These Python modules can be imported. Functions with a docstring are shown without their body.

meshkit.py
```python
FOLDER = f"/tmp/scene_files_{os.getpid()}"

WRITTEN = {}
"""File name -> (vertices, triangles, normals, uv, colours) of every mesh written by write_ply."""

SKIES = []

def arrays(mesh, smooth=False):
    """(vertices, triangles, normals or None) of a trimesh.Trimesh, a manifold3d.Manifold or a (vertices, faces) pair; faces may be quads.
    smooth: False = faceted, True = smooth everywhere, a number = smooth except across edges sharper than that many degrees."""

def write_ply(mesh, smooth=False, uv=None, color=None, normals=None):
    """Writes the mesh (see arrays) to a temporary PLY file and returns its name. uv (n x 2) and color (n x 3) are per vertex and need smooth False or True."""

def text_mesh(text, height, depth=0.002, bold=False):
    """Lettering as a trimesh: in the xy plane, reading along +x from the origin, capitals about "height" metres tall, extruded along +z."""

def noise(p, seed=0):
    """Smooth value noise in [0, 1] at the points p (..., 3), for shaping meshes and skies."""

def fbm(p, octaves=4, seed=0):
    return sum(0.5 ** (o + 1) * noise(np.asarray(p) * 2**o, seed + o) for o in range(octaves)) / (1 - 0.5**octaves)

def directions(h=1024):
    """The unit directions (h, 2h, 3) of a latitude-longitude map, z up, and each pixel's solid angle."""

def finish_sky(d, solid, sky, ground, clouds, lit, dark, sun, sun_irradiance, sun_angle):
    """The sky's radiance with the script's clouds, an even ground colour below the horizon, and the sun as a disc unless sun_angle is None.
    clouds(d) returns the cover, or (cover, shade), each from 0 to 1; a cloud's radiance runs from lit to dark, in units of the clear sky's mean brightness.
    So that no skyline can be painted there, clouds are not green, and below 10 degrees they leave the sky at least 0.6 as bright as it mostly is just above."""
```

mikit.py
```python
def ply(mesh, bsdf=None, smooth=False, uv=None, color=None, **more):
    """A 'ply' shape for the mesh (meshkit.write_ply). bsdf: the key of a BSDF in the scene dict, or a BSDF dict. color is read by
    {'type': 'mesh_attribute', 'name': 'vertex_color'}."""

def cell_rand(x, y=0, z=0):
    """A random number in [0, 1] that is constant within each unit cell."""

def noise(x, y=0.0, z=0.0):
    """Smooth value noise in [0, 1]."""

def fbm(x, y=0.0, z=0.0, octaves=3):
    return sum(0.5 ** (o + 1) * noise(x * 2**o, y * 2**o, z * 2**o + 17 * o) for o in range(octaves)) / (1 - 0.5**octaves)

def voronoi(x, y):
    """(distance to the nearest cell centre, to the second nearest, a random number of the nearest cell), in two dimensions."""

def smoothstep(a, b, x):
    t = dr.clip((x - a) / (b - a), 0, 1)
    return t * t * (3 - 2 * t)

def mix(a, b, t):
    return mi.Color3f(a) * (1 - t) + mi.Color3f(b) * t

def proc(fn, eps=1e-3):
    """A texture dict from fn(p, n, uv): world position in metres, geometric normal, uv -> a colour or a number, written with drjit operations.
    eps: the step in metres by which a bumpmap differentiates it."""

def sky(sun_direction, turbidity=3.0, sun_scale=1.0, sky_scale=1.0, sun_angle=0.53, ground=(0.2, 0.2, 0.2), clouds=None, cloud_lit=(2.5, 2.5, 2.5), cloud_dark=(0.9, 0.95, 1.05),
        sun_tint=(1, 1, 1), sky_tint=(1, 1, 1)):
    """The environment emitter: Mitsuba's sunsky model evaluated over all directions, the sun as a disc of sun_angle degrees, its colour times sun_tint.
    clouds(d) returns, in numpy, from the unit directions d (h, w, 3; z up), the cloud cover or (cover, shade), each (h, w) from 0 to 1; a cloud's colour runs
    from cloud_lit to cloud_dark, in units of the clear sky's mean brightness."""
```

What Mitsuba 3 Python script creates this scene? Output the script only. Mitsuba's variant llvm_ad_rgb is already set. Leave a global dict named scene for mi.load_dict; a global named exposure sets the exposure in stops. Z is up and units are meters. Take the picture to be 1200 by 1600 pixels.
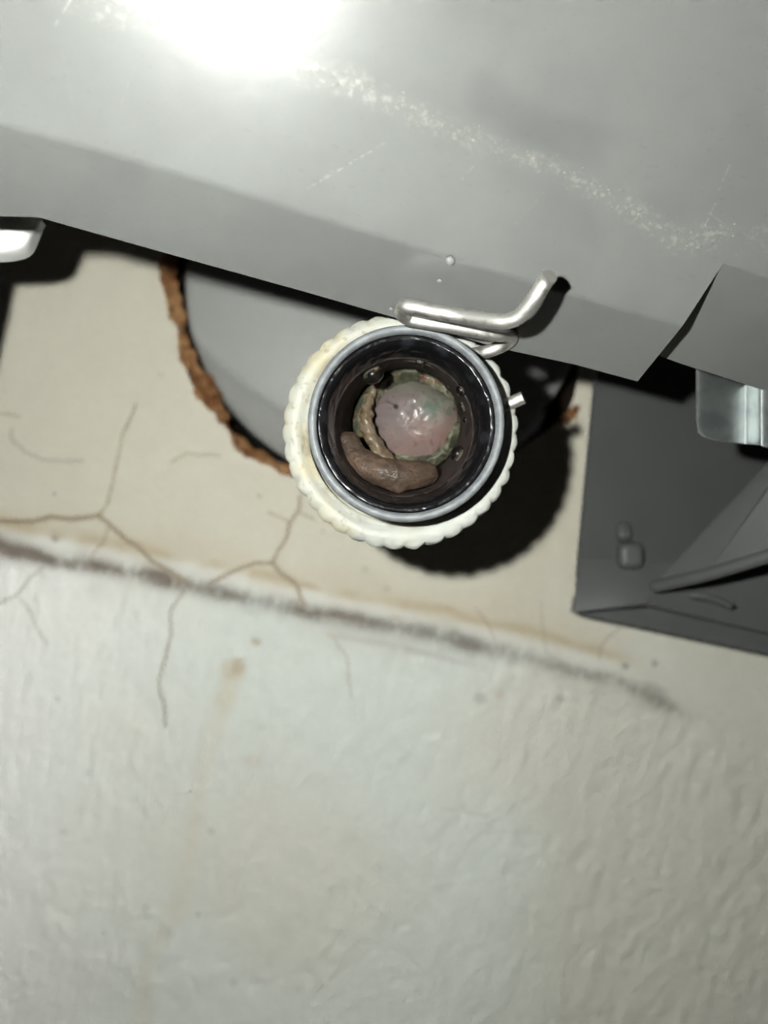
import math, random
import numpy as np, trimesh, mitsuba as mi, drjit as dr
import mikit, meshkit
from mikit import proc, noise, fbm, smoothstep, mix, cell_rand

# ------------------------------------------------------------------ camera, light, exposure
scene, labels = {'type': 'scene'}, {}
F = 1250.0                      # focal length in pixels of the 1200 x 1600 frame
ROLL = math.radians(14.0)       # the phone was held rolled: level lines fall to the right
WALL = 307.0                    # millimetres from the lens to the wall
HEIGHT = 1.2                    # metres above the ground
exposure = 0.0
c_, s_ = math.cos(ROLL), math.sin(ROLL)
# camera millimetres (x right, y up, z forward) -> world metres (wall in the plane y = 0)
M = np.array([[c_, -s_, 0, 0], [0, 0, 1, -WALL], [s_, c_, 0, 0], [0, 0, 0, 1.0]])
M[:3] *= 1e-3
M[2, 3] = HEIGHT


def world(p):
    p = np.asarray(p, float)
    return p @ M[:3, :3].T + M[:3, 3]


EYE = world([0, 0, 0])
scene['camera'] = {
    'type': 'thinlens', 'fov': math.degrees(2 * math.atan(600 / F)), 'fov_axis': 'x', 'near_clip': 0.005, 'far_clip': 20.0,
    'aperture_radius': 0.0012, 'focus_distance': 0.157,
    'to_world': mi.ScalarTransform4f().look_at(origin=EYE.tolist(), target=world([0, 0, 100]).tolist(), up=(world([0, 100, 0]) - EYE).tolist()),
    'film': {'type': 'hdrfilm', 'width': 1200, 'height': 1600}, 'sampler': {'type': 'independent'}}
# the phone's flash, a small lamp beside the lens, and the dim room
LED = np.array([-27.0, 14.0, 0.0])
AIM = np.array([-.50, -.35, .80])        # a shallow glowing dome, turned a little to the left and down
dome = trimesh.creation.icosphere(subdivisions=3, radius=2.6)
dome.vertices[:, 2] *= .82
dome.apply_transform(trimesh.geometry.align_vectors([0, 0, 1], AIM))
dome.apply_translation(LED)
dome.apply_transform(M)
scene['flash_lamp'] = mikit.ply(dome, None, smooth=True, emitter={'type': 'area', 'radiance': {'type': 'rgb', 'value': [13600, 13900, 13150]}})
labels['flash_lamp'] = {'label': 'small round white flash lamp beside the lens', 'category': 'lamp', 'kind': 'helper'}
scene['room_light'] = {'type': 'constant', 'radiance': {'type': 'rgb', 'value': [0.007, 0.007, 0.0065]}}


# ------------------------------------------------------------------ helpers
def P(px, py, z):
    """A point at depth z (mm) along the ray that a pixel of the photograph looks along."""
    return np.array([(px - 600) * z / F, (800 - py) * z / F, z], float)


def on_plane(px, py, plane):
    """plane: z = c + a x + b y in camera millimetres."""
    c, a, b = plane
    u, v = (px - 600) / F, (800 - py) / F
    z = c / (1 - a * u - b * v)
    return np.array([u * z, v * z, z])


def plane3(p, q, r):
    n = np.cross(np.subtract(q, p), np.subtract(r, p))
    return (np.dot(n, p) / n[2], -n[0] / n[2], -n[1] / n[2])


def put(key, mesh, bsdf, smooth=35, color=None, incam=True, label=None, category=None, group=None, kind=None):
    mesh = mesh.copy()
    if incam:
        mesh.apply_transform(M)
    scene[key] = mikit.ply(mesh, bsdf, smooth=smooth, color=color)
    tag(key, label, category, group, kind)
    return key


def tag(key, label=None, category=None, group=None, kind=None):
    d = {k: v for k, v in (('label', label), ('category', category), ('group', group), ('kind', kind)) if v}
    if d:
        labels[key] = d


def resample(points, n, closed=False):
    """A smooth curve (Catmull-Rom) through the points."""
    p = np.asarray(points, float)
    k = len(p)
    out = []
    last = k if closed else k - 1
    for i in range(last):
        if closed:
            a, b, c, d = p[(i - 1) % k], p[i], p[(i + 1) % k], p[(i + 2) % k]
        else:
            a, b, c, d = p[max(i - 1, 0)], p[i], p[i + 1], p[min(i + 2, k - 1)]
        t = np.linspace(0, 1, n, endpoint=False)[:, None]
        out.append(0.5 * (2 * b + (c - a) * t + (2 * a - 5 * b + 4 * c - d) * t**2 + (3 * b - a - 3 * c + d) * t**3))
    out = np.vstack(out)
    return out if closed else np.vstack([out, p[-1]])


def tube(path, radius, sides=20, cap=True, squash=None):
    """A tube along the path with a radius per point; flat or rounded ends come from the radii."""
    path = np.asarray(path, float)
    n = len(path)
    radius = np.broadcast_to(np.asarray(radius, float), n)
    tan = np.gradient(path, axis=0)
    tan /= np.linalg.norm(tan, axis=1, keepdims=True)
    ref = np.array([0.13, 0.31, 0.94])
    u = np.cross(tan[0], ref)
    u /= np.linalg.norm(u)
    rings = []
    for i in range(n):
        u = u - tan[i] * np.dot(u, tan[i])
        u /= np.linalg.norm(u)
        w = np.cross(tan[i], u)
        a = np.linspace(0, 2 * np.pi, sides, endpoint=False)
        rings.append(path[i] + radius[i] * (np.cos(a)[:, None] * u + np.sin(a)[:, None] * w))
    v = np.vstack(rings)
    f = []
    for i in range(n - 1):
        for j in range(sides):
            a, b = i * sides + j, i * sides + (j + 1) % sides
            f += [[a, b, b + sides], [a, b + sides, a + sides]]
    if cap:
        v = np.vstack([v, path[0], path[-1]])
        e = (n - 1) * sides
        for j in range(sides):
            f += [[len(v) - 2, (j + 1) % sides, j], [len(v) - 1, e + j, e + (j + 1) % sides]]
    return solid(v, f)


def solid(v, f):
    m = trimesh.Trimesh(v, f, process=False)
    if m.volume < 0:
        m.invert()
    return m


def rounded(path, r, end=6):
    """Radii that close both ends of a tube like a hemisphere would (path evenly spaced)."""
    path = np.asarray(path)
    s = np.r_[0, np.cumsum(np.linalg.norm(np.diff(path, axis=0), axis=1))]
    d = np.minimum(s, s[-1] - s)
    r = np.broadcast_to(r, len(path))
    return np.where(d < r, np.sqrt(np.maximum(r**2 - (r - d) ** 2, 0.0004)), r)


def thick(grid, t):
    """A sheet: grid (n, m, 3) seen from the lens, thickened by t away from it."""
    g = np.asarray(grid, float)
    n, m = g.shape[:2]
    du, dv = np.gradient(g, axis=1), np.gradient(g, axis=0)
    nor = np.cross(du, dv)
    nor /= np.maximum(np.linalg.norm(nor, axis=2, keepdims=True), 1e-9)
    nor *= np.where((nor * g).sum(2, keepdims=True) < 0, -1, 1)
    v = np.vstack([g.reshape(-1, 3), (g + nor * t).reshape(-1, 3)])
    idx = np.arange(n * m).reshape(n, m)
    a, b, c, d = (x.ravel() for x in (idx[:-1, :-1], idx[:-1, 1:], idx[1:, 1:], idx[1:, :-1]))
    f = np.vstack([np.c_[a, b, c], np.c_[a, c, d]])
    f = np.vstack([f, f[:, ::-1] + n * m])
    loop = np.r_[idx[0, :], idx[1:, -1], idx[-1, -2::-1], idx[-2:0:-1, 0]]
    nx = np.roll(loop, -1)
    f = np.vstack([f, np.c_[loop, loop + n * m, nx], np.c_[nx, loop + n * m, nx + n * m]])
    return solid(v, f)


def lathe(profile, centre, n=160, fn=None, closed=True):
    """Profile [(r, z)] turned about the hose's axis; centre(z) -> (x, y); fn(theta, r, z) -> r, z."""
    pr = np.asarray(profile, float)
    th = np.linspace(0, 2 * np.pi, n, endpoint=False)
    T, R = np.meshgrid(th, pr[:, 0])
    Z = np.meshgrid(th, pr[:, 1])[1]
    if fn:
        R, Z = fn(T, R, Z)
    cx, cy = centre(Z)
    v = np.stack([cx + R * np.cos(T), cy + R * np.sin(T), Z], -1).reshape(-1, 3)
    k = len(pr)
    f = []
    for i in range(k if closed else k - 1):
        i2 = (i + 1) % k
        j = np.arange(n)
        a, b, c, d = i * n + j, i * n + (j + 1) % n, i2 * n + (j + 1) % n, i2 * n + j
        f.append(np.vstack([np.c_[a, b, c], np.c_[a, c, d]]))
    f = np.vstack(f)
    return solid(v, f) if closed else trimesh.Trimesh(v, f, process=False)


def smooth_profile(points, n=6):
    return resample(points, n)


def rbox(size, r, pos, seg=3):
    """A box with rounded edges."""
    import manifold3d as m3
    sx, sy, sz = (np.array(size) / 2 - r)
    s = m3.Manifold.sphere(r, 16)
    parts = [s.translate([a * sx, b * sy, c * sz]) for a in (-1, 1) for b in (-1, 1) for c in (-1, 1)]
    m = m3.Manifold.batch_hull(parts).to_mesh()
    t = trimesh.Trimesh(m.vert_properties[:, :3], m.tri_verts, process=False)
    t.apply_translation(pos)
    return t


def vn(p, scale, seed=0, octaves=3):
    return meshkit.fbm(np.asarray(p) / scale + 50.0, octaves, seed) - 0.5


def rgb(*v):
    return {'type': 'rgb', 'value': list(v)}


def bsdf(key, two=True, bump=None, bump_scale=1.0, eps=1e-4, **kw):
    b = {'type': 'principled', **kw}
    if bump is not None:
        b = {'type': 'bumpmap', 'texture': proc(bump, eps), 'scale': bump_scale, 'bsdf': b}
    scene[key] = {'type': 'twosided', 'bsdf': b} if two else b


# ------------------------------------------------------------------ wall: marks measured on the wall's own plane
def wp(px, py):
    """Wall coordinates (x, z in metres) of a spot."""
    w = world(P(px, py, WALL))
    return float(w[0]), float(w[2] - HEIGHT)


PXM = WALL / F * 1e-3           # metres on the wall per pixel
CRACKS = [  # (points, width in pixels, strength, colour index)
    ([(-40, 812), (0, 815), (45, 816), (80, 808), (110, 812), (155, 805)], 5.5, .85, 0),
    ([(155, 805), (170, 785), (175, 755), (183, 715), (190, 680), (205, 650), (212, 632)], 3.2, .55, 0),
    ([(155, 805), (175, 822), (200, 845), (218, 855), (240, 880), (270, 895), (290, 910)], 5.0, .8, 0),
    ([(170, 825), (163, 845), (145, 865), (140, 880)], 2.6, .5, 0),
    ([(290, 905), (283, 930), (266, 955), (268, 990), (260, 1020), (250, 1060), (252, 1085), (256, 1100), (257, 1135)], 3.6, .62, 1),
    ([(-20, 950), (0, 942), (25, 930), (45, 905), (68, 885)], 3.0, .5, 1),
    ([(28, 933), (50, 960), (60, 985), (70, 1008)], 2.4, .3, 0),
    ([(330, 910), (370, 890), (400, 880), (425, 880)], 4.4, .75, 0),
    ([(425, 880), (435, 860), (448, 840), (455, 815), (468, 795), (470, 775)], 4.2, .7, 0),
    ([(425, 880), (445, 900), (462, 915), (475, 945)], 4.6, .75, 0),
    ([(455, 815), (430, 803), (420, 801)], 3.5, .45, 0), ([(468, 800), (490, 812)], 3.5, .4, 0),
    ([(20, 670), (18, 685), (35, 705), (65, 718), (95, 721), (128, 720)], 4.0, .38, 1),
    ([(-10, 644), (0, 645), (30, 651)], 4.0, .35, 0),
    ([(268, 722), (290, 708), (310, 712), (330, 710), (342, 712)], 4.0, .35, 0),
    ([(525, 1000), (540, 1025), (545, 1060), (548, 1090)], 3.2, .35, 1),
    ([(935, 1030), (940, 1008), (952, 995), (968, 982)], 3.0, .45, 1),
    ([(745, 950), (765, 980), (772, 1000)], 3.0, .35, 0), ([(845, 940), (850, 985), (855, 1020)], 3.0, .28, 1),
    ([(690, 1264), (765, 1274)], 2.6, .18, 1), ([(750, 1300), (845, 1300)], 2.6, .15, 1)]
STAINS = [  # px, py, rx, ry, strength, colour: 0 tan, 1 dark grey, 2 brown
    (360, 1045, 26, 20, .38, 0), (372, 1040, 12, 16, .35, 2), (400, 1003, 9, 7, .5, 2), (405, 775, 8, 6, .55, 2), (350, 1085, 26, 38, .22, 0), (395, 1190, 30, 14, .16, 0),
    (85, 772, 5, 5, .45, 1), (86, 842, 6, 5, .5, 1), (88, 836, 14, 9, .25, 2), (977, 1041, 9, 7, .55, 1), (1023, 1036, 7, 9, .5, 1), (750, 1090, 12, 10, .3, 1), (875, 1092, 11, 8, .3, 1),
    (1020, 1075, 34, 12, .28, 1), (500, 792, 4, 4, .4, 1), (505, 830, 5, 4, .3, 1), (700, 950, 26, 8, .3, 2), (480, 915, 22, 6, .35, 2), (780, 1085, 8, 8, .25, 2), (310, 1429, 4, 4, .4, 1),
    (365, 1535, 9, 8, .2, 1), (100, 1300, 10, 7, .15, 1), (605, 920, 10, 8, .22, 1), (570, 890, 7, 6, .2, 1), (620, 965, 14, 7, .25, 2), (520, 995, 12, 6, .3, 2), (430, 700, 9, 6, .3, 1)]
RIDGE = [wp(*q) for q in ((-60, 843), (0, 856), (130, 880), (290, 910), (480, 955), (640, 985), (800, 1020), (960, 1064), (1065, 1115))]
DRIP = [wp(*q) for q in ((365, 1060), (332, 1150), (312, 1230), (303, 1300), (288, 1400), (240, 1480), (215, 1620))]


def ridge_height(u, lib):
    """Height of the dirty seam at u, piecewise straight."""
    z = RIDGE[0][1]
    for (a, b), (c, d) in zip(RIDGE[:-1], RIDGE[1:]):
        z = z + (d - b) / (c - a) * lib.clip(u - a, 0, c - a)
    return z


def segment(u, v, a, b, lib):
    dx, dy = b[0] - a[0], b[1] - a[1]
    t = lib.clip(((u - a[0]) * dx + (v - a[1]) * dy) / (dx * dx + dy * dy), 0, 1)
    return lib.sqrt((u - a[0] - t * dx) ** 2 + (v - a[1] - t * dy) ** 2 + 1e-14)


def wall_colour(p, n, uv):
    u, v = p.x, p.z - HEIGHT
    wob = (noise(u * 600, v * 600) - 0.5) * 1.6 * PXM + (noise(u * 150, v * 150, 3.0) - 0.5) * 3 * PXM
    d = (v - ridge_height(u, dr)) / PXM                       # pixels above the seam
    along = u / PXM                                           # pixels along the wall
    big, mid, fine = fbm(u * 14, v * 14), fbm(u * 60, v * 60, 5.0), fbm(u * 420, v * 420, 9.0)
    cream = mix((.62, .585, .49), (.585, .55, .455), smoothstep(.35, .7, big))
    over = smoothstep(250, 480, along + (big - .5) * 200)      # to the right the paint edge is worn away
    white = mix(mix((.93, .93, .895), (.675, .70, .655), smoothstep(-620, -120, along)), mix((.91, .89, .84), (.67, .66, .60), smoothstep(-620, -120, along)), smoothstep(.35, .75, big))  # paler to the left: flash brightness painted in, besides a real hue change
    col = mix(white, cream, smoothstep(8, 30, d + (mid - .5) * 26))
    col = mix(col, mix((.61, .60, .53), cream, smoothstep(60, 180, d)), over)
    # pale paint edge, tan line above, dark dirt in the seam
    run2 = smoothstep(590, 480, along) * smoothstep(-700, -560, along)
    run = smoothstep(460, 380, along) * smoothstep(-700, -560, along)
    edge = smoothstep(6, 12, d) * smoothstep(34, 26, d + (mid - .5) * 16) * run
    col = mix(col, (.70, .68, .63), edge * .6)
    tan = dr.exp(-dr.square((d - 38 - (mid - .5) * 14) / 9)) * smoothstep(.3, .6, mid) * run
    col = mix(col, (.42, .31, .17), tan * .55)
    tan2 = smoothstep(26, 40, d) * smoothstep(95, 45, d + (mid - .5) * 40) * run
    col = mix(col, (.52, .43, .30), tan2 * .28)
    gap = fbm(u * 45, 2.0, 1.0)
    dirt = dr.exp(-dr.square((d - (mid - .5) * 18) / (9 + 9 * gap)))
    fuzz = fbm(u * 900, v * 350, 4.0)
    dirt = dirt * smoothstep(.10, .55, fuzz * .5 + gap * .5) * run2 * (.6 + .55 * smoothstep(.3, .7, gap))
    col = mix(col, mix((.135, .095, .068), (.205, .19, .17), smoothstep(-120, 120, along) * .8), dr.clip(dirt * 1.0, 0, .9))
    low = dr.exp(-dr.square((d + 30 - (mid - .5) * 10) / 5)) * smoothstep(.4, .7, fbm(u * 30, 7.0)) * run
    col = mix(col, (.40, .36, .34), low * .4)
    low2 = smoothstep(4, -6, d) * smoothstep(-70, -10, d) * run * smoothstep(.35, .75, mid)
    col = mix(col, (.50, .46, .42), low2 * .45)
    # the drip stain
    dd = dr.minimum(mi.Float(9), segment(u + wob * 2, v, DRIP[0], DRIP[1], dr))
    for a, b in zip(DRIP[1:-1], DRIP[2:]):
        dd = dr.minimum(dd, segment(u + wob * 2, v, a, b, dr))
    col = mix(col, (.63, .56, .42), smoothstep(24, 4, dd / PXM) * (.16 + .2 * mid))
    # stains
    for x, y, rx, ry, k, w in STAINS:
        a, b = wp(x, y)
        q = dr.sqrt(dr.square((u - a) / (rx * PXM)) + dr.square((v - b) / (ry * PXM))) + (mid - .5) * 1.1
        col = mix(col, ((.50, .40, .24), (.16, .155, .15), (.38, .25, .12))[w], smoothstep(1.1, .35, q) * k)
    # cracks
    for pts, w, k, kind in CRACKS:
        q = [wp(*t) for t in pts]
        lo = [min(t[i] for t in q) for i in (0, 1)]
        hi = [max(t[i] for t in q) for i in (0, 1)]
        dist = segment(u + wob, v + wob, q[0], q[1], dr)
        for a, b in zip(q[1:-1], q[2:]):
            dist = dr.minimum(dist, segment(u + wob, v + wob, a, b, dr))
        dist = dist / PXM
        col = mix(col, ((.24, .185, .12), (.27, .25, .23))[kind], smoothstep(w * 1.0, w * .3, dist) * k)
        col = mix(col, (.50, .42, .30), smoothstep(w * 2.6, 0, dist) * k * .25)
    speck = smoothstep(.80, .86, noise(u * 230, v * 230, 3.5)) * smoothstep(.45, .7, mid)
    return mix(col, (.34, .31, .26), speck * .3) * (.97 + .06 * fine)


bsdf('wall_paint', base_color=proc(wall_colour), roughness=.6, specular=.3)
scene['broken_brick'] = {'type': 'twosided', 'bsdf': {'type': 'diffuse', 'reflectance': proc(
    lambda p, n, uv: mix(mix((.17, .075, .032), (.36, .20, .095), smoothstep(.3, .7, fbm(p.x * 160, p.y * 160, p.z * 160))), (.06, .035, .025), smoothstep(.58, .8, fbm(p.x * 330, p.z * 330, 4.0 + p.y * 330))))}}

scene['hollow_shade'] = {'type': 'twosided', 'bsdf': {'type': 'diffuse', 'reflectance': rgb(.045, .032, .024)}}  # sides of the hole, coloured dark to stand for the shade in the gap
HOLE = resample([P(x, y, WALL) for x, y in ((262, 395), (258, 430), (272, 480), (282, 540), (300, 600), (335, 640), (372, 690), (405, 712), (440, 724), (520, 752), (620, 764), (720, 748),
    (805, 705), (868, 662), (895, 625), (905, 560), (900, 480), (870, 360), (790, 240), (640, 160), (480, 160), (340, 230), (280, 320))], 8, closed=True)


def inside(poly, pts):
    import shapely
    return shapely.contains_xy(shapely.Polygon(poly), pts[:, 0], pts[:, 1])


def build_wall():
    fine = .0008
    xs = np.r_[np.linspace(-.75, -.20, 24)[:-1], np.arange(-.20, .2001, fine), np.linspace(.20, .75, 24)[1:]]
    zs = np.r_[np.linspace(-.75, -.25, 22)[:-1], np.arange(-.25, .2201, fine), np.linspace(.22, .75, 24)[1:]]
    X, Z = np.meshgrid(xs, zs)
    u, v = X.ravel(), Z.ravel()
    q = np.stack([u, v, 0 * u], -1)
    d = (v - ridge_height(u, np)) / PXM
    run = np.clip((470 - u / PXM) / 60, 0, 1) * np.clip((u / PXM + 800) / 60, 0, 1)
    h = .0009 * np.exp(-((d - 3) / 16) ** 2) * run * (.7 + 1.2 * (vn(q, .006, 3) + .2))
    h += .0004 * np.exp(-((d - 20) / 7) ** 2) * run
    low = np.clip((10 - d) / 30, 0, 1) * .8 + .2
    st = meshkit.fbm(np.stack([u / .0035 + 40, v / .010 + 40 + u / .02, 0 * u], -1), 3, 7) - .5     # brush strokes
    h += .0012 * st * low + .0008 * vn(q, .03, 5) + .0007 * vn(q, .0028, 6, 2) * low
    for pts, w, k, kind in CRACKS:
        pp = [wp(*t) for t in pts]
        dist = np.full(len(u), 9.0)
        near = (u > min(a for a, b in pp) - .004) & (u < max(a for a, b in pp) + .004) & (v > min(b for a, b in pp) - .004) & (v < max(b for a, b in pp) + .004)
        for a, b in zip(pp[:-1], pp[1:]):
            dist[near] = np.minimum(dist[near], segment(u[near], v[near], a, b, np))
        h -= .0005 * k * np.exp(-(dist / (w * .55 * PXM)) ** 2)
    vert = np.stack([u, -h, v + HEIGHT], -1)
    hw = world(HOLE)
    ins = inside(hw[:, [0, 2]], vert[:, [0, 2]])
    n, m = X.shape
    idx = np.arange(n * m).reshape(n, m)
    a, b, c, e = (x.ravel() for x in (idx[:-1, :-1], idx[:-1, 1:], idx[1:, 1:], idx[1:, :-1]))
    f = np.vstack([np.c_[a, b, c], np.c_[a, c, e]])
    f = f[~ins[f].all(1)]
    # snap the vertices just inside the hole to its outline
    used = np.unique(f[ins[f].any(1)])
    used = used[ins[used]]
    from scipy.spatial import cKDTree
    dense = resample(hw, 12, closed=True)
    k = cKDTree(dense[:, [0, 2]]).query(vert[used][:, [0, 2]])[1]
    vert[used] = np.c_[dense[k, 0], vert[used, 1], dense[k, 2]]
    t = trimesh.Trimesh(vert, f, process=False)
    t.remove_unreferenced_vertices()
    if t.face_normals[:, 1].mean() > 0:
        t.invert()
    return t


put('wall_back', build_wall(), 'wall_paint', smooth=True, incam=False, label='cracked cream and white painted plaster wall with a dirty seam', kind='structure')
ring = []
for t in np.linspace(0, 1, 10):
    q = HOLE.copy()
    q[:, 2] = WALL + .3 + 55 * t
    q[:, :2] += (np.stack([vn(q, 4, 11), vn(q, 4, 12)], -1)) * 4.0 * min(1, t * 4)
    ring.append(q)
ring.append(ring[-1] * 1)
g = np.stack(ring[:-1])
n, m = g.shape[:2]
idx = np.arange(n * m).reshape(n, m)
a, b = idx[:-1], idx[1:]
f = np.vstack([np.c_[a.ravel(), np.roll(a, -1, 1).ravel(), np.roll(b, -1, 1).ravel()], np.c_[a.ravel(), np.roll(b, -1, 1).ravel(), b.ravel()]])
put('wall_back__hole_lining', trimesh.Trimesh(g.reshape(-1, 3), f, process=False), 'hollow_shade', smooth=False, label='rough inside of the hole, coloured dark for its shade')


def crumb_strip(pts, radius, seed, dense=14):
    path = resample([P(x, y, WALL - .3) for x, y in pts], dense)
    rr = resample(np.c_[radius, radius, radius], dense)[:, 0] * WALL / F
    t = tube(path, rounded(path, rr), 26)
    v = t.vertices
    cen = v.copy()
    lump = .5 + vn(v, 5.0, seed, 3)[:, None] * 8 + vn(v, 1.5, seed + 5, 2)[:, None] * 2.2
    t.vertices = v + t.vertex_normals * lump
    return t


put('wall_back__broken_edge', crumb_strip(((268, 398), (263, 432), (270, 470), (283, 505), (288, 540)), (9, 12, 8, 6, 4), 21), 'broken_brick', smooth=False, label='rust-brown crumbled edge of the hole')
put('wall_back__broken_edge_001', crumb_strip(((286, 530), (290, 552), (304, 582), (316, 606), (330, 625), (352, 655)), (3, 12, 9, 14, 8, 3), 22), 'broken_brick', smooth=False)
put('wall_back__broken_edge_002', crumb_strip(((345, 652), (370, 688), (392, 708), (420, 720), (446, 730), (480, 740)), (2, 3, 5, 6, 5, 4), 23), 'broken_brick', smooth=False)
put('wall_back__broken_edge_003', crumb_strip(((876, 660), (893, 644), (908, 636)), (9, 8, 5), 24), 'broken_brick', smooth=False, label='small rust-brown crumb at the right edge of the hole')

# ------------------------------------------------------------------ duct in the hole
def circle3(p, q, r):
    A = np.array([[q[0] - p[0], q[1] - p[1]], [r[0] - p[0], r[1] - p[1]]]) * 2
    bb = np.array([q[0]**2 - p[0]**2 + q[1]**2 - p[1]**2, r[0]**2 - p[0]**2 + r[1]**2 - p[1]**2])
    cc = np.linalg.solve(A, bb)
    return cc, np.hypot(*(cc - np.array(p[:2])))


DC, DR = circle3(P(287, 450, 305), P(330, 600, 305), P(440, 712, 305))
bsdf('duct_plastic', base_color=rgb(.345, .35, .335), roughness=.45, specular=.4, bump=lambda p, n, uv: fbm(p.x * 260, p.z * 260, p.y * 260) * 0.0001, eps=3e-4)


def duct():
    k = 90
    rows = []
    prof = [(r, 300.5 + 5.5 * (r / DR) ** 4) for r in np.linspace(0.02, DR * .985, 40)] + [(DR, 307.5), (DR, 312), (DR, 330), (DR, 352)]
    th = np.linspace(0, 2 * np.pi, 240, endpoint=False)
    a, b = P(300, 530, 303), P(445, 650, 303)
    dirv = (b - a)[:2] / np.linalg.norm((b - a)[:2])
    nrm = np.array([dirv[1], -dirv[0]])
    nrm = nrm if nrm[1] < 0 else -nrm
    v = []
    for r, z in prof:
        x, y = DC[0] + r * np.cos(th), DC[1] + r * np.sin(th)
        s = (x - a[0]) * nrm[0] + (y - a[1]) * nrm[1] + .004 * ((x - a[0]) * dirv[0] + (y - a[1]) * dirv[1] - 18) ** 2
        zz = z + np.where(z < 309, .42 * np.log1p(np.exp((s) / .8)) * .8 - 1.6 * np.exp(-(s / 1.6) ** 2) - .05 * np.maximum(-s, 0) * 0, 0)
        v.append(np.stack([x, y, zz], -1))
    v = np.stack(v)
    n, m = v.shape[:2]
    idx = np.arange(n * m).reshape(n, m)
    a, b = idx[:-1], idx[1:]
    f = np.vstack([np.c_[a.ravel(), np.roll(a, -1, 1).ravel(), np.roll(b, -1, 1).ravel()], np.c_[a.ravel(), np.roll(b, -1, 1).ravel(), b.ravel()]])
    f = np.vstack([f, np.c_[np.roll(idx[0], -1), idx[0], np.full(m, idx[0, 0])][1:-1]])
    return trimesh.Trimesh(v.reshape(-1, 3), f, process=False)


put('duct_pipe', duct(), 'duct_plastic', smooth=40, label='wide grey duct end with a soft crease, set in the broken hole in the wall', category='duct')

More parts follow.
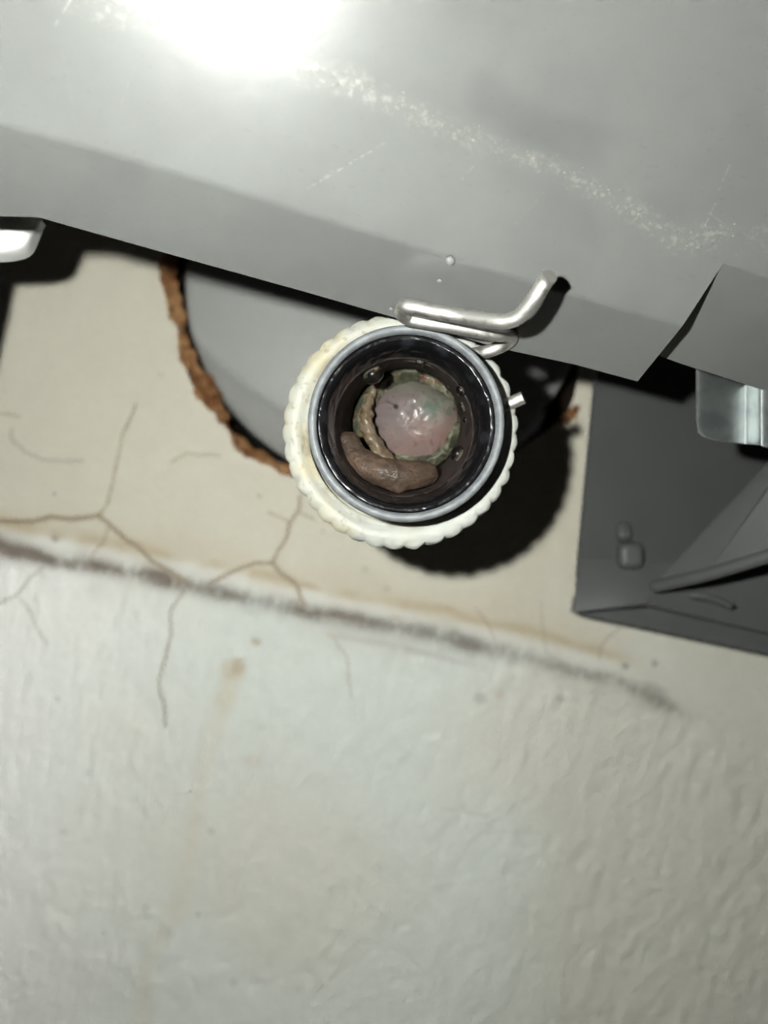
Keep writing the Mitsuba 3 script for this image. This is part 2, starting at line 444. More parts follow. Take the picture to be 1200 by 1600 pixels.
# ------------------------------------------------------------------ sheet-metal casing
U = (141 + .0615 * 4.5 + .645 * 49.9, .0615, -.645)            # plane of its sloping face
FOLD = [(-400, 73), (-250, 118), (0, 193), (165, 238), (330, 286), (500, 340), (727, 410), (860, 450), (960, 480), (1066, 510)]
LIP = [(-400, 330), (-200, 340), (0, 338), (60, 339.5), (275, 400), (480, 457), (640, 503), (776, 543), (900, 570), (996, 596)]
DUST = [(-60, -60), (120, -10), (235, 30), (330, 62), (440, 96), (540, 128), (640, 172), (720, 205), (790, 236), (880, 268), (985, 325), (1060, 372), (1200, 372)]
DUST3 = [world(on_plane(x, y, U)) for x, y in DUST]
SCRATCH = [(480, 296, 520, 268, .5), (512, 276, 604, 222, .55), (500, 284, 580, 236, .35), (722, 280, 748, 250, .35), (1103, 350, 1118, 318, .5), (1122, 300, 1140, 258, .5), (985, 348, 1020, 320, .25), (86, 40, 110, 0, .8), (190, 160, 215, 90, .2),
           (1105, 332, 1135, 352, .3), (120, 200, 100, 90, .15), (668, 265, 700, 240, .15), (806, 350, 850, 300, .2)]
SCR3 = [(world(on_plane(a, b, U)), world(on_plane(c, d, U)), k) for a, b, c, d, k in SCRATCH]


def seg3(p, a, b):
    d = b - a
    t = dr.clip(((p.x - a[0]) * d[0] + (p.y - a[1]) * d[1] + (p.z - a[2]) * d[2]) / float(d @ d), 0, 1)
    return dr.sqrt(dr.square(p.x - a[0] - t * d[0]) + dr.square(p.y - a[1] - t * d[1]) + dr.square(p.z - a[2] - t * d[2]) + 1e-14)


def dust_amount(p):
    dist = mi.Float(9)
    for a, b in zip(DUST3[:-1], DUST3[1:]):
        dist = dr.minimum(dist, seg3(p, a, b))
    dist = dist * 1000
    m = fbm(p.x * 1300, p.y * 1300, p.z * 1300)
    w = fbm(p.x * 70, p.y * 70, p.z * 70)
    return smoothstep(3.0, .2, dist + (w - .5) * 5) * (.10 + .75 * smoothstep(.50, .72, m)) * smoothstep(.2, .6, fbm(p.x * 160, p.y * 160, p.z * 160)), dist, w


def casing_colour(p, n, uv):
    d, dist, w = dust_amount(p)
    col = mix((.128, .132, .127), (.119, .122, .118), smoothstep(.35, .65, w))
    col = mix(col, (.23, .225, .20), dr.clip(d, 0, 1) * .62)
    smear = smoothstep(9, 2, dr.abs(dist - 6 + (w - .5) * 6) * 2) * smoothstep(.45, .6, fbm(p.x * 30, p.z * 30, 1.0))
    col = mix(col, (.082, .083, .083), smear * .5)
    for a, b, k in SCR3:
        col = mix(col, (.30, .30, .29), smoothstep(.28, .05, seg3(p, a, b) * 1000) * k * smoothstep(.3, .7, noise(p.x * 1500, p.y * 1500, p.z * 1500)) * .45)
    sp = smoothstep(.86, .9, noise(p.x * 1100, p.y * 1100, p.z * 1100))
    return mix(col, (.05, .05, .045), sp * .12)


def casing_rough(p, n, uv):
    d, dist, w = dust_amount(p)
    return .275 + .12 * dr.clip(d, 0, 1)


bsdf('casing_paint', base_color=proc(casing_colour), roughness=proc(casing_rough), specular=.38, bump=lambda p, n, uv: noise(p.x * 1300, p.y * 1300, p.z * 1300) * .000012, eps=1e-4)


def lerp_poly(poly, n):
    p = np.array(poly, float)
    x = np.linspace(p[0, 0], p[-1, 0], n)
    return np.stack([x, np.interp(x, p[:, 0], p[:, 1])], -1)


def along_poly(poly, n):
    p = np.array(poly, float)
    s = np.r_[0, np.cumsum(np.linalg.norm(np.diff(p, axis=0), axis=1))]
    t = np.linspace(0, s[-1], n)
    return np.stack([np.interp(t, s, p[:, k]) for k in (0, 1)], -1)


NC = 140
fold3 = np.array([on_plane(x, y, U) for x, y in lerp_poly(FOLD, NC)])
# straighten the fold: a pressed bend is a straight line
tt = np.linspace(0, 1, NC)[:, None]
s = np.r_[0, np.cumsum(np.linalg.norm(np.diff(fold3, axis=0), axis=1))]
FL = plane3(on_plane(0, 193, U), on_plane(1066, 510, U), P(560, 482, 159.5))        # plane of the lower lip
lipx = np.array(LIP, float)
fx = np.array([p[0] for p in lerp_poly(FOLD, NC)])
lip_px = np.stack([np.interp(np.linspace(0, 1, NC), (lipx[:, 0] + 400) / 1396, lipx[:, 0]), np.interp(np.linspace(0, 1, NC), (lipx[:, 0] + 400) / 1396, lipx[:, 1])], -1)
lip3 = np.array([on_plane(x, y, FL) for x, y in lip_px])
top3 = np.array([on_plane(x, y, U) for x, y in zip(np.linspace(-420, 1190, NC), np.linspace(-330, -330, NC))])
cutx = np.array([on_plane(1066 + 64 * t, 510 - 98 * t, U) for t in np.linspace(0, 1, 8)])


def bend(a, f, b, r=.8, k=7):
    """Points of a rounded bend at f between the directions to a and b."""
    u, v = (a - f) / np.linalg.norm(a - f), (b - f) / np.linalg.norm(b - f)
    p0, p2 = f + u * r, f + v * r
    t = np.linspace(0, 1, k)[:, None]
    return (1 - t) ** 2 * p0 + 2 * t * (1 - t) * f + t**2 * p2


cols_u, cols_l = [], []
for i in range(NC):
    f0, l0, t0 = fold3[i], lip3[i], top3[i]
    # the right border of this sheet follows the cut, then rises straight
    k = i / (NC - 1)
    mid = on_plane(-410 + (1130 + 410) * k, 73 + (412 - 73) * k - 60 * math.sin(math.pi * k) * .5, U)
    mid = mid if i == NC - 1 else on_plane(*(lambda a, b: (a, b))(-410 + 1540 * k, np.interp(k, [0, 1], [20, 412])), U)
    bd = bend(mid, f0, l0)
    up = np.vstack([np.linspace(t0, mid, 30), np.linspace(mid, bd[0], 8)[1:-1], bd])
    cols_u.append(up)
    cols_l.append(np.vstack([bd[-1][None], np.linspace(bd[-1], l0, 9)[1:]]))
gu, gl = np.stack(cols_u, 1), np.stack(cols_l, 1)
# the sheet right of the cut bends higher up and lies behind
RF = [(1130, 412), (1240, 446), (1700, 588)]
RL = [(1018, 551), (1060, 567), (1200, 612), (1700, 775)]
r_fold = np.array([on_plane(x, y, U) for x, y in along_poly(RF, 40)])
RP = plane3(on_plane(1130, 412, U), on_plane(1500, 527, U), P(1040, 562, 173))
r_lip = np.array([on_plane(x, y, RP) for x, y in along_poly(RL, 40)])
r_top = np.array([on_plane(x, -330, U) for x in np.linspace(1190, 1760, 40)])
ru, rl = [], []
for i in range(40):
    bd = bend(r_top[i], r_fold[i], r_lip[i], r=.8 * min(1, .05 + i / 6))
    ru.append(np.vstack([np.linspace(r_top[i], bd[0], 24)[:-1], bd]))
    rl.append(np.linspace(bd[-1], r_lip[i], 9))
ru, rl = np.stack(ru, 1), np.stack(rl, 1)
put('metal_casing__face_panel', trimesh.util.concatenate([thick(gu, .9), thick(ru, .9)]), 'casing_paint', smooth=40, label='broad glossy sloping face with a dust streak')
put('metal_casing__lower_lip', thick(gl, .9), 'casing_paint', smooth=40, label='lip bent back along the lower edge')
put('metal_casing__side_lip', thick(rl, .9), 'casing_paint', smooth=40, label='shadowed lip beyond the slanting cut')
tag('metal_casing', 'large grey painted sheet-metal casing with a folded lower edge, above the hose', 'casing')

# dust grains lying along the streak
rng = np.random.default_rng(5)
grains = []
bits = np.array(DUST, float)
for _ in range(420):
    i = rng.integers(2, len(bits) - 1)
    t = rng.random()
    q = bits[i] * (1 - t) + bits[i + 1] * t + rng.normal(0, [9, 9 if i < 9 else 16])
    r = .05 + .14 * rng.random() ** 5
    s_ph = trimesh.creation.icosphere(subdivisions=1, radius=r)
    s_ph.vertices *= rng.uniform(.6, 1.3, 3)
    s_ph.apply_translation(on_plane(q[0], q[1], U) - np.array([0, 0, r * .6]))
    grains.append(s_ph)
bsdf('dust_grey', base_color=rgb(.26, .25, .21), roughness=.9, specular=.2)
put('dust_grains', trimesh.util.concatenate(grains), 'dust_grey', smooth=True, label='streak of pale dust grains stuck across the grey casing', category='dust', kind='stuff')

# ------------------------------------------------------------------ hose end
def hc(z):
    return 4.49 - .05 * (z - 158), 17.57 + 0.0 * (z - 158)


def wavy(amount, seed, scale=3.0):
    def fn(T, R, Z):
        q = np.stack([R * np.cos(T), R * np.sin(T), Z], -1)
        return R + amount * 2 * vn(q, scale, seed), Z + amount * 2 * vn(q, scale, seed + 3)
    return fn


bsdf('hose_grey', base_color=proc(lambda p, n, uv: mix((.112, .120, .128), (.150, .158, .164), smoothstep(.35, .7, fbm(p.x * 500, p.y * 300, p.z * 500)))), roughness=.5, specular=.3,
     bump=lambda p, n, uv: fbm(p.x * 700, p.y * 1800, p.z * 700) * .00012, eps=1e-4)
bsdf('hose_black', base_color=proc(lambda p, n, uv: mix((.004, .004, .0045), (.012, .0125, .014), smoothstep(.55, .8, fbm(p.x * 260, p.y * 260, p.z * 260)))), roughness=.16, specular=.22,
     bump=lambda p, n, uv: (fbm(p.x * 330, p.y * 330, p.z * 330) * .8 + noise(p.x * 1100, p.y * 1100, p.z * 1100) * .12) * .00012, eps=1e-4)
bsdf('throat_brown', base_color=proc(lambda p, n, uv: mix((.022, .0165, .015), (.011, .0085, .0078), smoothstep(.4, .7, fbm(p.x * 300, p.y * 150, p.z * 300)))), roughness=.62, specular=.12,
     bump=lambda p, n, uv: fbm(p.x * 500, p.y * 500, p.z * 500) * .00012, eps=1e-4)
bsdf('cream_plastic', base_color=proc(lambda p, n, uv: mix((.20, .20, .155), (.14, .13, .085), smoothstep(.4, .7, fbm(p.x * 300, p.y * 300, p.z * 300)))), roughness=.4)

put('drain_hose__outer_sleeve', lathe(smooth_profile([(17.75, 162), (17.75, 160), (17.85, 158.9), (18.2, 158.2), (18.7, 158.0), (19.2, 158.2), (19.55, 158.9), (19.66, 160.2), (19.6, 162), (19.4, 163.6), (18.6, 164.4), (17.9, 164.4)], 4), hc, 200, wavy(.05, 31, 5)),
    'hose_grey', smooth=50, label='blue-grey rubber rim')
put('drain_hose__inner_lining', lathe(smooth_profile([(17.95, 164), (17.95, 160.2), (17.65, 159.5), (17.2, 159.42), (16.6, 159.6), (16.0, 160.4), (15.4, 162.0), (14.9, 163.7), (14.5, 165.2), (14.4, 166.6), (14.7, 168), (15.5, 168)], 5), hc, 360, wavy(.13, 41, 1.6)),
    'hose_black', smooth=60, label='wet black rubber lining')


def tc(z):
    return 4.1 + (z - 166) * .045, 17.57 + (z - 166) * .14


put('drain_hose__throat', lathe(smooth_profile([(15.0, 168.2), (14.5, 167.2), (14.2, 169.5), (13.6, 176), (13.1, 184), (12.9, 191), (12.9, 198), (13.4, 198), (13.6, 184), (14.1, 176), (14.8, 169)], 5), tc, 200, wavy(.04, 51, 4)),
    'throat_brown', smooth=50, label='wet dark brown throat behind the lining')


def nc(z):
    return 3.9 + 0 * z, 17.57 - np.minimum(z - 160, 20) * .125 + np.clip((z - 180) / 14, 0, 1) * 6.2


put('drain_hose__neck', lathe(smooth_profile([(16.3, 163), (16.5, 164.5), (16.5, 169.8), (16.9, 170.3), (18.8, 170.6), (19.2, 171.4), (19.3, 176), (19.3, 186), (17.6, 190), (15.6, 202), (15.6, 240), (15.6, 298.5), (14.2, 298.5), (14.2, 204), (16.6, 192), (19.0, 186), (19.0, 176), (18.6, 172.2), (16.2, 171.6), (16.1, 165)], 4), nc, 160), 'cream_plastic', smooth=50, label='dull cream neck behind the rim')
tag('drain_hose', 'open end of a round grey hose with a wet black lining, below the casing', 'hose')

# ------------------------------------------------------------------ scalloped nut round the hose
LOBES = 37


def nut_colour(p, n, uv):
    u = (p.x - world([3.5, 17.6, 175])[0]) * 1000
    v = (p.z - world([3.5, 17.6, 175])[2]) * 1000
    stain = smoothstep(.35, .7, fbm(p.x * 130, p.z * 130, 3.0)) * smoothstep(6, -14, u + v * .35)
    fine = fbm(p.x * 900, p.z * 900, p.y * 900)
    col = mix((.335, .34, .315), (.345, .32, .235), dr.clip(stain + smoothstep(4, -16, u) * .25, 0, 1))
    col = mix(col, (.20, .16, .085), smoothstep(.60, .75, fine) * smoothstep(8, -12, u) * .5)
    r = dr.sqrt(u * u + v * v)
    return mix(col, (.16, .13, .075), smoothstep(.40, .65, fbm(p.x * 200, p.z * 200, 8.0)) * smoothstep(21.8, 19.9, r) * .7)


bsdf('nut_white', base_color=proc(nut_colour), roughness=.7, specular=.15, bump=lambda p, n, uv: fbm(p.x * 800, p.y * 800, p.z * 800) * .00028, eps=1e-4)


def nut(T, R, Z):
    w = np.clip((R - 22.0) / 2.6, 0, 1) * np.clip((181.2 - Z) / 1.0, 0, 1)
    lobe = np.abs(np.sin(LOBES * (T + .02 * np.sin(3 * T + 1)) / 2)) ** .75
    q = np.stack([R * np.cos(T), R * np.sin(T), Z], -1)
    left = np.clip((-np.cos(T) * 1.0 - np.sin(T) * .1 + .5), 0, 1)
    return R + w * (lobe - .75) * .62 + w * .7 * vn(q, 3, 61), Z + 1.0 * vn(q, 3.5, 62) * (.25 + left * .8) * (R > 20.2) - left * 1.0 * np.exp(-((R - 22.3) / 1.6) ** 2)


put('scalloped_nut', lathe(smooth_profile([(19.55, 181), (19.55, 176), (19.6, 171), (19.9, 170.2), (20.7, 169.7), (21.7, 169.2), (22.7, 169.0), (23.8, 169.2), (24.6, 169.8), (25.0, 171), (25.1, 173.5), (25.1, 177.5), (24.8, 180.7), (24.0, 181.5)], 6), lambda z: (3.58 + 0 * z, 17.2 + 0 * z), 37 * 16, nut),
    'nut_white', smooth=60, label='white plastic ring nut with a scalloped rim around the hose, yellowed on its left side', category='nut')

# ------------------------------------------------------------------ wire clip
bsdf('wire_steel', base_color=proc(lambda p, n, uv: mix((.74, .72, .68), (.46, .44, .41), smoothstep(.5, .8, fbm(p.x * 700, p.y * 700, p.z * 700)))), metallic=1.0, roughness=.52,
     bump=lambda p, n, uv: fbm(p.x * 900, p.y * 900, p.z * 900) * .00008, eps=1e-4)
WR = 1.38
a0 = math.atan2(-(543 - 661), 745 - 635.5)
a1 = math.atan2(-(640 - 661), 788 - 635.5)
wire = [P(859, 431, 134.5), P(852, 440, 135.5), P(836, 465, 137), P(815, 491, 139.5), P(797, 501, 141), P(775, 502, 142.5), P(720, 494, 147), P(680, 487, 148.5), P(645, 480, 149.5), P(632, 480, 150.5), P(627, 488, 153), P(636, 497, 155.2), P(655, 502, 155.6), P(700, 509, 155.5), P(745, 518, 156.6), P(775, 523, 157.6), P(791, 524, 159), P(799, 527, 161.2), P(796, 533, 163), P(783, 541, 164.6), P(762, 549, 166), P(742, 553, 167.6)]
RW = 16.5 + WR
for t in np.linspace(a0 + .10, a1 + 2 * math.pi - .12, 40):
    zc = 168.0 + .9 * (t - a0) / (2 * math.pi)
    x, y = hc(zc)
    wire.append(np.array([x + RW * math.cos(t), y + RW * math.sin(t), zc]))
zc = 170.3
wire = wire + [P(783, 638, 169.5), P(800, 629, 169), P(818, 621, 168.2)]
wpath = resample(wire, 8)
put('wire_clip', tube(wpath, WR, 22), 'wire_steel', smooth=50, label='bent steel spring wire clip hooked around the hose, one end standing up over the casing', category='clip')

# ------------------------------------------------------------------ what plugs the hose
def blob(cx, cy, z, rx, ry, height, seed, outline=.08, rough=.5, n=120, rings=40, power=2.5, thick_=2.0, tilt=0):
    """A soft mound on the hose's floor: centre in pixels, radii in pixels, seen from the front."""
    c = P(cx, cy, z)
    k = z / F
    th = np.linspace(0, 2 * np.pi, n, endpoint=False)
    o = 1 + outline * 2 * vn(np.stack([np.cos(th) * 2, np.sin(th) * 2, 0 * th], -1), 1.0, seed)
    v = [np.array([c[0], c[1], z - height])]
    for i in range(1, rings + 1):
        t = i / rings
        x, y = c[0] + rx * k * o * t * np.cos(th), c[1] + ry * k * o * t * np.sin(th)
        zz = z - height * (1 - t**power)
        q = np.stack([x, y, 0 * x], -1)
        zz = zz + tilt * ((x - c[0]) + (y - c[1])) * (1 - t**4 * .5)
        zz = zz + rough * 2 * vn(q, 2.4, seed + 2) * (1 - t**8 * .6)
        v.append(np.stack([x, y, zz], -1))
    back = v[-1].copy()
    back[:, 2] = z + thick_
    v.append(back)
    v.append(np.array([c[0], c[1], z + thick_]))
    vv = np.vstack([np.atleast_2d(x) for x in v])
    f = []
    for j in range(n):
        f.append([0, 1 + j, 1 + (j + 1) % n])
    for i in range(rings):
        for j in range(n):
            a, b = 1 + i * n + j, 1 + i * n + (j + 1) % n
            f += [[a, a + n, b + n], [a, b + n, b]]
    e = 1 + rings * n
    for j in range(n):
        f.append([len(vv) - 1, e + (j + 1) % n, e + j])
    return solid(vv, f)


CORE = world(P(649, 659, 186))


def core_colour(p, n, uv):
    u, v = (p.x - CORE[0]) * 1000, (p.z - CORE[2]) * 1000      # millimetres from its middle
    m, fi = fbm(p.x * 220, p.z * 220, 1.0), fbm(p.x * 900, p.z * 900, 2.0)
    col = mix((.088, .069, .066), (.118, .080, .071), smoothstep(-6, 4, u - v * .6 + (m - .5) * 10))
    col = mix(col, (.120, .066, .058), smoothstep(.45, .7, m) * smoothstep(5, 0, dr.abs(v + 3.0)) * smoothstep(-4, 2, u) * .8)
    green = smoothstep(6.0, .5, dr.sqrt(dr.square(u - 4.2) * .8 + dr.square(v - 4.6) * 1.3) + (m - .5) * 4 + (fi - .5) * 3)
    col = mix(col, mix((.078, .088, .068), (.040, .062, .046), smoothstep(.4, .6, fbm(p.x * 420, p.z * 420, 7.0))), green * .85)
    top = smoothstep(4.2, 8.0, v + (m - .5) * 4)
    col = mix(col, (.080, .080, .062), top * .7)
    dark = smoothstep(.75, .25, dr.sqrt(dr.square(u + 5.2) + dr.square(v - 2.35)) + (fi - .5) * .5)
    streak = smoothstep(.35, .1, dr.abs(v - 2.9 + (u + 6.5) * .28)) * smoothstep(-8.2, -7.4, u) * smoothstep(-4.6, -5.4, u)
    col = mix(col, (.012, .008, .008), dr.clip(dark + streak * .5, 0, 1))
    return mix(col, (.05, .022, .018), smoothstep(.70, .80, fi) * .4)


WET = dict(specular=.16, clearcoat=.35, clearcoat_gloss=.96)
bsdf('residue_pink', base_color=proc(core_colour), roughness=.6, specular=.1, clearcoat=.55, clearcoat_gloss=.93, bump=lambda p, n, uv: (fbm(p.x * 200, p.y * 200, p.z * 200) + .25 * noise(p.x * 900, p.y * 900, p.z * 900)) * .00032, eps=1e-4)


def slime_colour(p, n, uv):
    u, v = (p.x - CORE[0]) * 1000, (p.z - CORE[2]) * 1000
    m, fi = fbm(p.x * 350, p.z * 350, 4.0), fbm(p.x * 800, p.z * 800, 6.0)
    col = mix((.036, .038, .024), (.090, .087, .060), smoothstep(.35, .68, m))
    col = mix(col, (.085, .066, .042), smoothstep(-4, -10, u) * smoothstep(.4, .6, fi))
    red = smoothstep(1.8, .6, dr.sqrt(dr.square(u - 1.0) * .18 + dr.square(v - 10.6) * 1.6) + (fi - .5) * 1.0)
    col = mix(col, (.15, .035, .027), red * .5 * smoothstep(.35, .6, fi))
    return mix(col, (.018, .018, .012), smoothstep(.60, .75, fi) * .7)


bsdf('slime_green', base_color=proc(slime_colour), roughness=.32, **WET, bump=lambda p, n, uv: (fbm(p.x * 450, p.y * 450, p.z * 450)) * .0006, eps=1e-4)
bsdf('flap_tan', base_color=proc(lambda p, n, uv: mix((.105, .080, .054), (.070, .046, .024), smoothstep(.4, .7, fbm(p.x * 400, p.y * 400, p.z * 400)))), roughness=.35, **WET, bump=lambda p, n, uv: fbm(p.x * 500, p.y * 500, p.z * 500) * .0002, eps=1e-4)

rim_path = []
c187 = P(637, 656, 188.5)
for t in np.linspace(0, 2 * np.pi, 61)[:-1]:
    rim_path.append(c187 + np.array([11.3 * math.cos(t), 11.3 * math.sin(t), 0]))


def slime():
    def fn(T, R, Z):
        q = np.stack([R * np.cos(T), R * np.sin(T), 0 * Z], -1)
        return R + 1.0 * vn(q, 1.6, 71) * (R < 12), Z + (2.6 * vn(q, 2.0, 72, 4) - 1.0 * np.exp(-((R - 11.0) / 1.1) ** 2)) * (Z < 192)
    return lathe(smooth_profile([(6, 195), (6, 189.5), (8, 189), (9.6, 188.4), (11.0, 188), (12.2, 188.6), (12.95, 189.6), (12.95, 193), (12, 195)], 5), lambda z: (c187[0] + 0 * z, c187[1] + 0 * z), 240, fn)


put('residue_plug__slime_ring', slime(), 'slime_green', smooth=60, label='mottled green slime around the lump')
put('residue_plug__core', blob(645, 659, 188.6, 69, 63, 3.2, 81, .12, .26, power=2.6, thick_=4, tilt=-.15), 'residue_pink', smooth=60, label='smooth pinkish grey lump with a dark pit')
fl = resample([P(588, 600, 186.2), P(578, 625, 185.0), P(573, 648, 184.4), P(576, 672, 184.0), P(586, 695, 184.0), P(598, 712, 184.6), P(616, 722, 185.8)], 8)
fr = resample(np.c_[[.5, 1.0, 1.4, 1.6, 1.8, 1.9, 1.3]] * np.ones(3), 8)[:, 0]
ft = tube(fl, rounded(fl, fr), 22)
ft.vertices += ft.vertex_normals * (vn(ft.vertices, 1.5, 91) * 2.2)[:, None]
put('residue_plug__flap', ft, 'flap_tan', smooth=60, label='tan fold along the left of the lump')
tag('residue_plug', 'wet pinkish grey clump with green slime plugging the bottom of the hose', 'residue')

# brown slug-like lump lying in front of it
sp = resample([P(538, 676, 175), P(545, 694, 174), P(558, 715, 172.5), P(580, 731, 171), P(606, 740, 170.4), P(634, 743, 170.6), P(658, 741, 172), P(680, 740, 174.5)], 14)
sr = resample(np.c_[[2.55, 2.65, 2.8, 3.05, 3.2, 3.15, 2.8, 2.0]] * np.ones(3), 14)[:, 0]
st_ = tube(sp, rounded(sp, sr), 40)
v = st_.vertices
bulge = np.exp(-((v[:, :2] - P(622, 768, 170)[:2]) ** 2).sum(1) / 2.6) * 1.1
st_.vertices = v + st_.vertex_normals * (vn(v, 2.6, 95) * .8 + vn(v, .7, 96) * .16)[:, None] + np.c_[0 * bulge, -bulge, 0 * bulge]
bsdf('slug_brown', base_color=proc(lambda p, n, uv: mix(mix((.040, .027, .019), (.066, .043, .030), smoothstep(.35, .7, fbm(p.x * 250, p.y * 250, p.z * 250))), (.022, .014, .011), smoothstep(.56, .75, fbm(p.x * 2600, p.y * 2600, p.z * 2600)) * .7)),
     roughness=.62, specular=.14, clearcoat=.25, clearcoat_gloss=.95, bump=lambda p, n, uv: fbm(p.x * 1100, p.y * 1100, p.z * 1100) * .00045, eps=1e-4)
put('brown_lump', st_, 'slug_brown', smooth=60, label='soft brown slug-like curved lump lying inside the hose below the pinkish clump', category='lump')

# ------------------------------------------------------------------ water drops
scene['water'] = {'type': 'roughdielectric', 'int_ior': 1.33, 'alpha': .06, 'distribution': 'ggx'}
bsdf('water_on_paint', base_color=rgb(.16, .165, .16), roughness=.12, specular=.5, clearcoat=1.0, clearcoat_gloss=.97)


def drop(px, py, z, r_px, normal, squash=.62):
    n = np.asarray(normal, float)
    n /= np.linalg.norm(n)
    r = r_px * z / F
    s = trimesh.creation.icosphere(subdivisions=3, radius=r)
    h = s.vertices @ n
    s.vertices += np.outer(h * (squash - 1), n)
    s.apply_translation(P(px, py, z) + n * r * squash * .55)
    return s


def throat_at(px, py):
    """A spot on the throat's wall seen at a pixel, and the wall's inward normal."""
    best = None
    for z in np.linspace(166.5, 192, 300):
        p = P(px, py, z)
        cx, cy = tc(z)
        r = np.hypot(p[0] - cx, p[1] - cy)
        R = np.interp(z, [166.2, 169, 176, 184, 191], [14.35, 14.1, 13.6, 13.1, 12.9])
        if best is None or abs(r - R) < best[0]:
            best = (abs(r - R), z, np.array([cx - p[0], cy - p[1], -3.0]))
    return best[1], best[2]


DROPS = [(580, 580, 17, 'largest water drop inside the hose, high on its left wall'), (625, 553, 6, 'small water drop at the top of the throat, left of the topmost pair'), (650, 556, 3.2, 'tiniest water drop at the top of the throat'),
         (657, 565, 7.5, 'water drop at the top of the throat, just right of the tiny one'), (722, 609, 9, 'upper of two like-sized water drops on the right wall of the throat'), (724, 635, 8.5, 'lower of two like-sized water drops on the right wall of the throat'),
         (728, 656, 4.5, 'small water drop below the like-sized pair on the right wall of the throat'), (719, 711, 13, 'large water drop low on the right wall of the throat'), (700, 604, 3.5, 'faint tiny water drop left of the like-sized pair in the throat')]
for i, (x, y, r, lab) in enumerate(DROPS):
    z, n = throat_at(x, y)
    put('water_drop' + ('_%03d' % i if i else ''), drop(x, y, z, r, n, .8 if r > 10 else .7), 'water', smooth=True, label=lab, category='drop', group='water drops inside the hose')
UN = np.array([U[1], U[2], -1.0])
FN = np.array([FL[1], FL[2], -1.0])
for i, (x, y, r, pl, nn, lab) in enumerate([(703, 407, 7.5, U, UN, 'largest clear water drop on the grey casing, at its fold'), (687, 438, 4.5, FL, FN, 'smaller clear water drop on the lower lip of the casing'), (611, 482, 3.5, FL, FN, 'tiny clear water drop on the casing lip beside the wire clip')]):
    z = on_plane(x, y, pl)[2]
    put('casing_drop' + ('_%03d' % i if i else ''), drop(x, y, z, r, nn, .6), 'water_on_paint', smooth=True, label=lab, category='drop', group='water drops on the casing')

# ------------------------------------------------------------------ galvanised brackets
bsdf('zinc', base_color=proc(lambda p, n, uv: mix((.40, .43, .425), (.30, .33, .335), smoothstep(.35, .7, fbm(p.x * 260, p.y * 260, p.z * 260)))), metallic=1.0, roughness=.44,
     bump=lambda p, n, uv: fbm(p.x * 350, p.y * 350, p.z * 350) * .00004, eps=1e-4)


bsdf('bright_steel', base_color=rgb(.95, .95, .93), metallic=1.0, roughness=.6, bump=lambda p, n, uv: fbm(p.x * 500, p.y * 500, p.z * 500) * .00006, eps=1e-4)


def bracket_sheet(cols, top, n=14):
    """cols: (px, bottom py, z); rows run from the top pixel row down."""
    g = []
    for x, by, z in cols:
        g.append([P(x, top + (by - top) * t, z) for t in np.linspace(0, 1, n)])
    return np.transpose(np.array(g), (1, 0, 2))


cols = [(1087, 648, 181.6), (1087.6, 660, 181.1), (1090, 668, 180.8), (1095, 675, 180.8), (1102, 681, 181.0), (1112, 685, 181.2), (1125, 688, 181.6), (1145, 691, 182.2), (1163, 693, 182.8), (1166, 694, 182.7), (1170, 694.5, 182.2), (1177, 695, 180.9), (1184, 695.5, 179.5), (1189, 696.5, 178.9), (1194, 697.5, 178.7), (1205, 699, 178.7), (1225, 702, 179.1), (1260, 706, 180), (1320, 712, 181.6), (1420, 722, 184.2)]
put('zinc_bracket', thick(bracket_sheet(cols, 545), 1.4), 'zinc', smooth=25, label='bent zinc-plated metal bracket under the casing edge, above the grey plastic box', category='bracket')
LT = plane3(P(25, 370, 186), P(25, 370, 186) + np.array([1, 0, 72 / 185.]), P(25, 370, 186) + np.array([0, 1, -52 / 185.]))
g = []
for x, by, dz in [(-170, 398, 3), (-120, 402, 1), (-60, 405, .2), (-20, 405.5, 0), (0, 405, 0), (12, 404, .05), (22, 402, .15), (31, 399, .35), (38, 395, .6), (43, 389, .9), (47, 378, 1.3), (51, 364, 1.7), (55, 350, 2.1), (58, 341, 2.5)]:
    col = []
    for t in np.linspace(0, 1, 16):
        y = 318 + (by - 318) * t
        p = on_plane(x, y, LT)
        p[2] += dz + 2.2 * max(0, (t - .75) / .25) ** 2 + 1.6 * max(0, (.27 - t) / .27) ** 2
        col.append(p)
    g.append(col)
put('steel_bracket__tab', thick(np.transpose(np.array(g), (1, 0, 2)), 1.4), 'bright_steel', smooth=40, label='shiny rounded tab')
added_leg = [[on_plane(x, y, LT) + np.array([0, 0, 1.5]) for x in np.linspace(a, b, 6)] for y, a, b in zip(np.linspace(395, 640, 10), np.linspace(-165, -165, 10), np.linspace(-50, -96, 10))]  # unseen leg added out of frame to cast the shadow at the left
put('steel_bracket__added_leg', thick(np.array(added_leg), 1.4), 'bright_steel', smooth=40)
tag('steel_bracket', 'shiny white-lit metal bracket with a rounded end at the left edge, under the casing', 'bracket')

# ------------------------------------------------------------------ grey plastic box at the right
bsdf('box_plastic', base_color=proc(lambda p, n, uv: mix((.080, .083, .083), (.068, .071, .072), fbm(p.x * 60, p.z * 60, p.y * 60))), roughness=.5, specular=.4, bump=lambda p, n, uv: fbm(p.x * 300, p.y * 300, p.z * 300) * .00006, eps=3e-4)


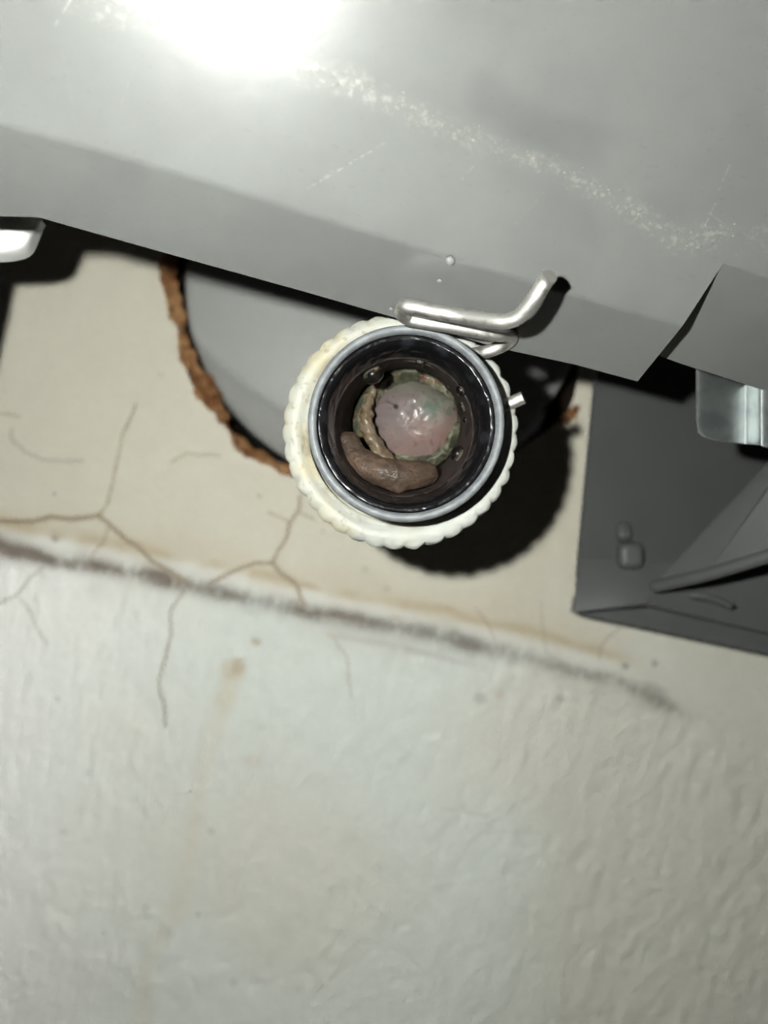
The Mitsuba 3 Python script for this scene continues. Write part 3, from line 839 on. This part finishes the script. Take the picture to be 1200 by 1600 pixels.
def quad(corners, n=10, m=10, t=2.0):
    a, b, c, d = (P(*q) for q in corners)          # top-left, top-right, bottom-right, bottom-left
    g = [[(a * (1 - u) + b * u) * (1 - v) + (d * (1 - u) + c * u) * v for u in np.linspace(0, 1, m)] for v in np.linspace(0, 1, n)]
    return thick(np.array(g), t)


put('plastic_box__back_panel', quad([(946.5, 440, 256), (1420, 440, 292), (1420, 900, 292), (903, 900, 262)], 12, 12), 'box_plastic', smooth=25, label='large flat dark panel')
put('plastic_box__corner_panel', trimesh.util.concatenate([quad([(905.5, 872, 261.8), (1030, 880, 266), (1008, 942, 259), (897.5, 957, 262)], t=2), quad([(1030, 880, 266), (1420, 890, 262), (1420, 1042, 262), (1008, 942, 259)], t=2)]), 'box_plastic', smooth=20, label='bevelled lower corner')
put('plastic_box__bottom_rim', quad([(902, 935, 274), (1420, 960, 276), (1420, 1070, 276), (898.5, 959, 274)], t=6), 'box_plastic', smooth=20, label='bottom rim')
put('plastic_box__bracket_fin', trimesh.util.concatenate([quad([(1200, 722, 226), (1300, 618, 212), (1108, 892, 236), (1022, 914, 250)], t=2), quad([(1300, 628, 209), (1420, 520, 198), (1420, 812, 198), (1108, 892, 234.5)], t=2)]), 'box_plastic', smooth=15, label='slanting triangular fin')
bar = resample([P(1018, 917, 252), P(1060, 908, 243), P(1110, 896, 234), P(1200, 869, 222), P(1420, 800, 198)], 8)
put('plastic_box__rib', tube(bar, rounded(bar, 1.9), 20), 'box_plastic', smooth=50, label='rounded rib below the fin')
bar = resample([P(1075, 928, 253), P(1110, 934, 252), P(1146, 948, 252)], 8)
put('plastic_box__rib_001', tube(bar, rounded(bar, 1.1), 16), 'box_plastic', smooth=50)
put('plastic_box__lug', rbox((8.5, 9, 8), 2.6, P(983, 868, 264.3)), 'box_plastic', smooth=40, label='small square lug')
tongue = rbox((5.2, 6.5, 5), 1.9, (0, 0, 0))
tongue.apply_transform(trimesh.transformations.rotation_matrix(.5, [1, 0, 0]))
tongue.apply_translation(P(974, 831, 263.6))
put('plastic_box__hook', tongue, 'box_plastic', smooth=50, label='small rounded hook above the lug')
tag('plastic_box', 'dark grey moulded plastic box at the right, fixed against the wall below the zinc bracket', 'box')
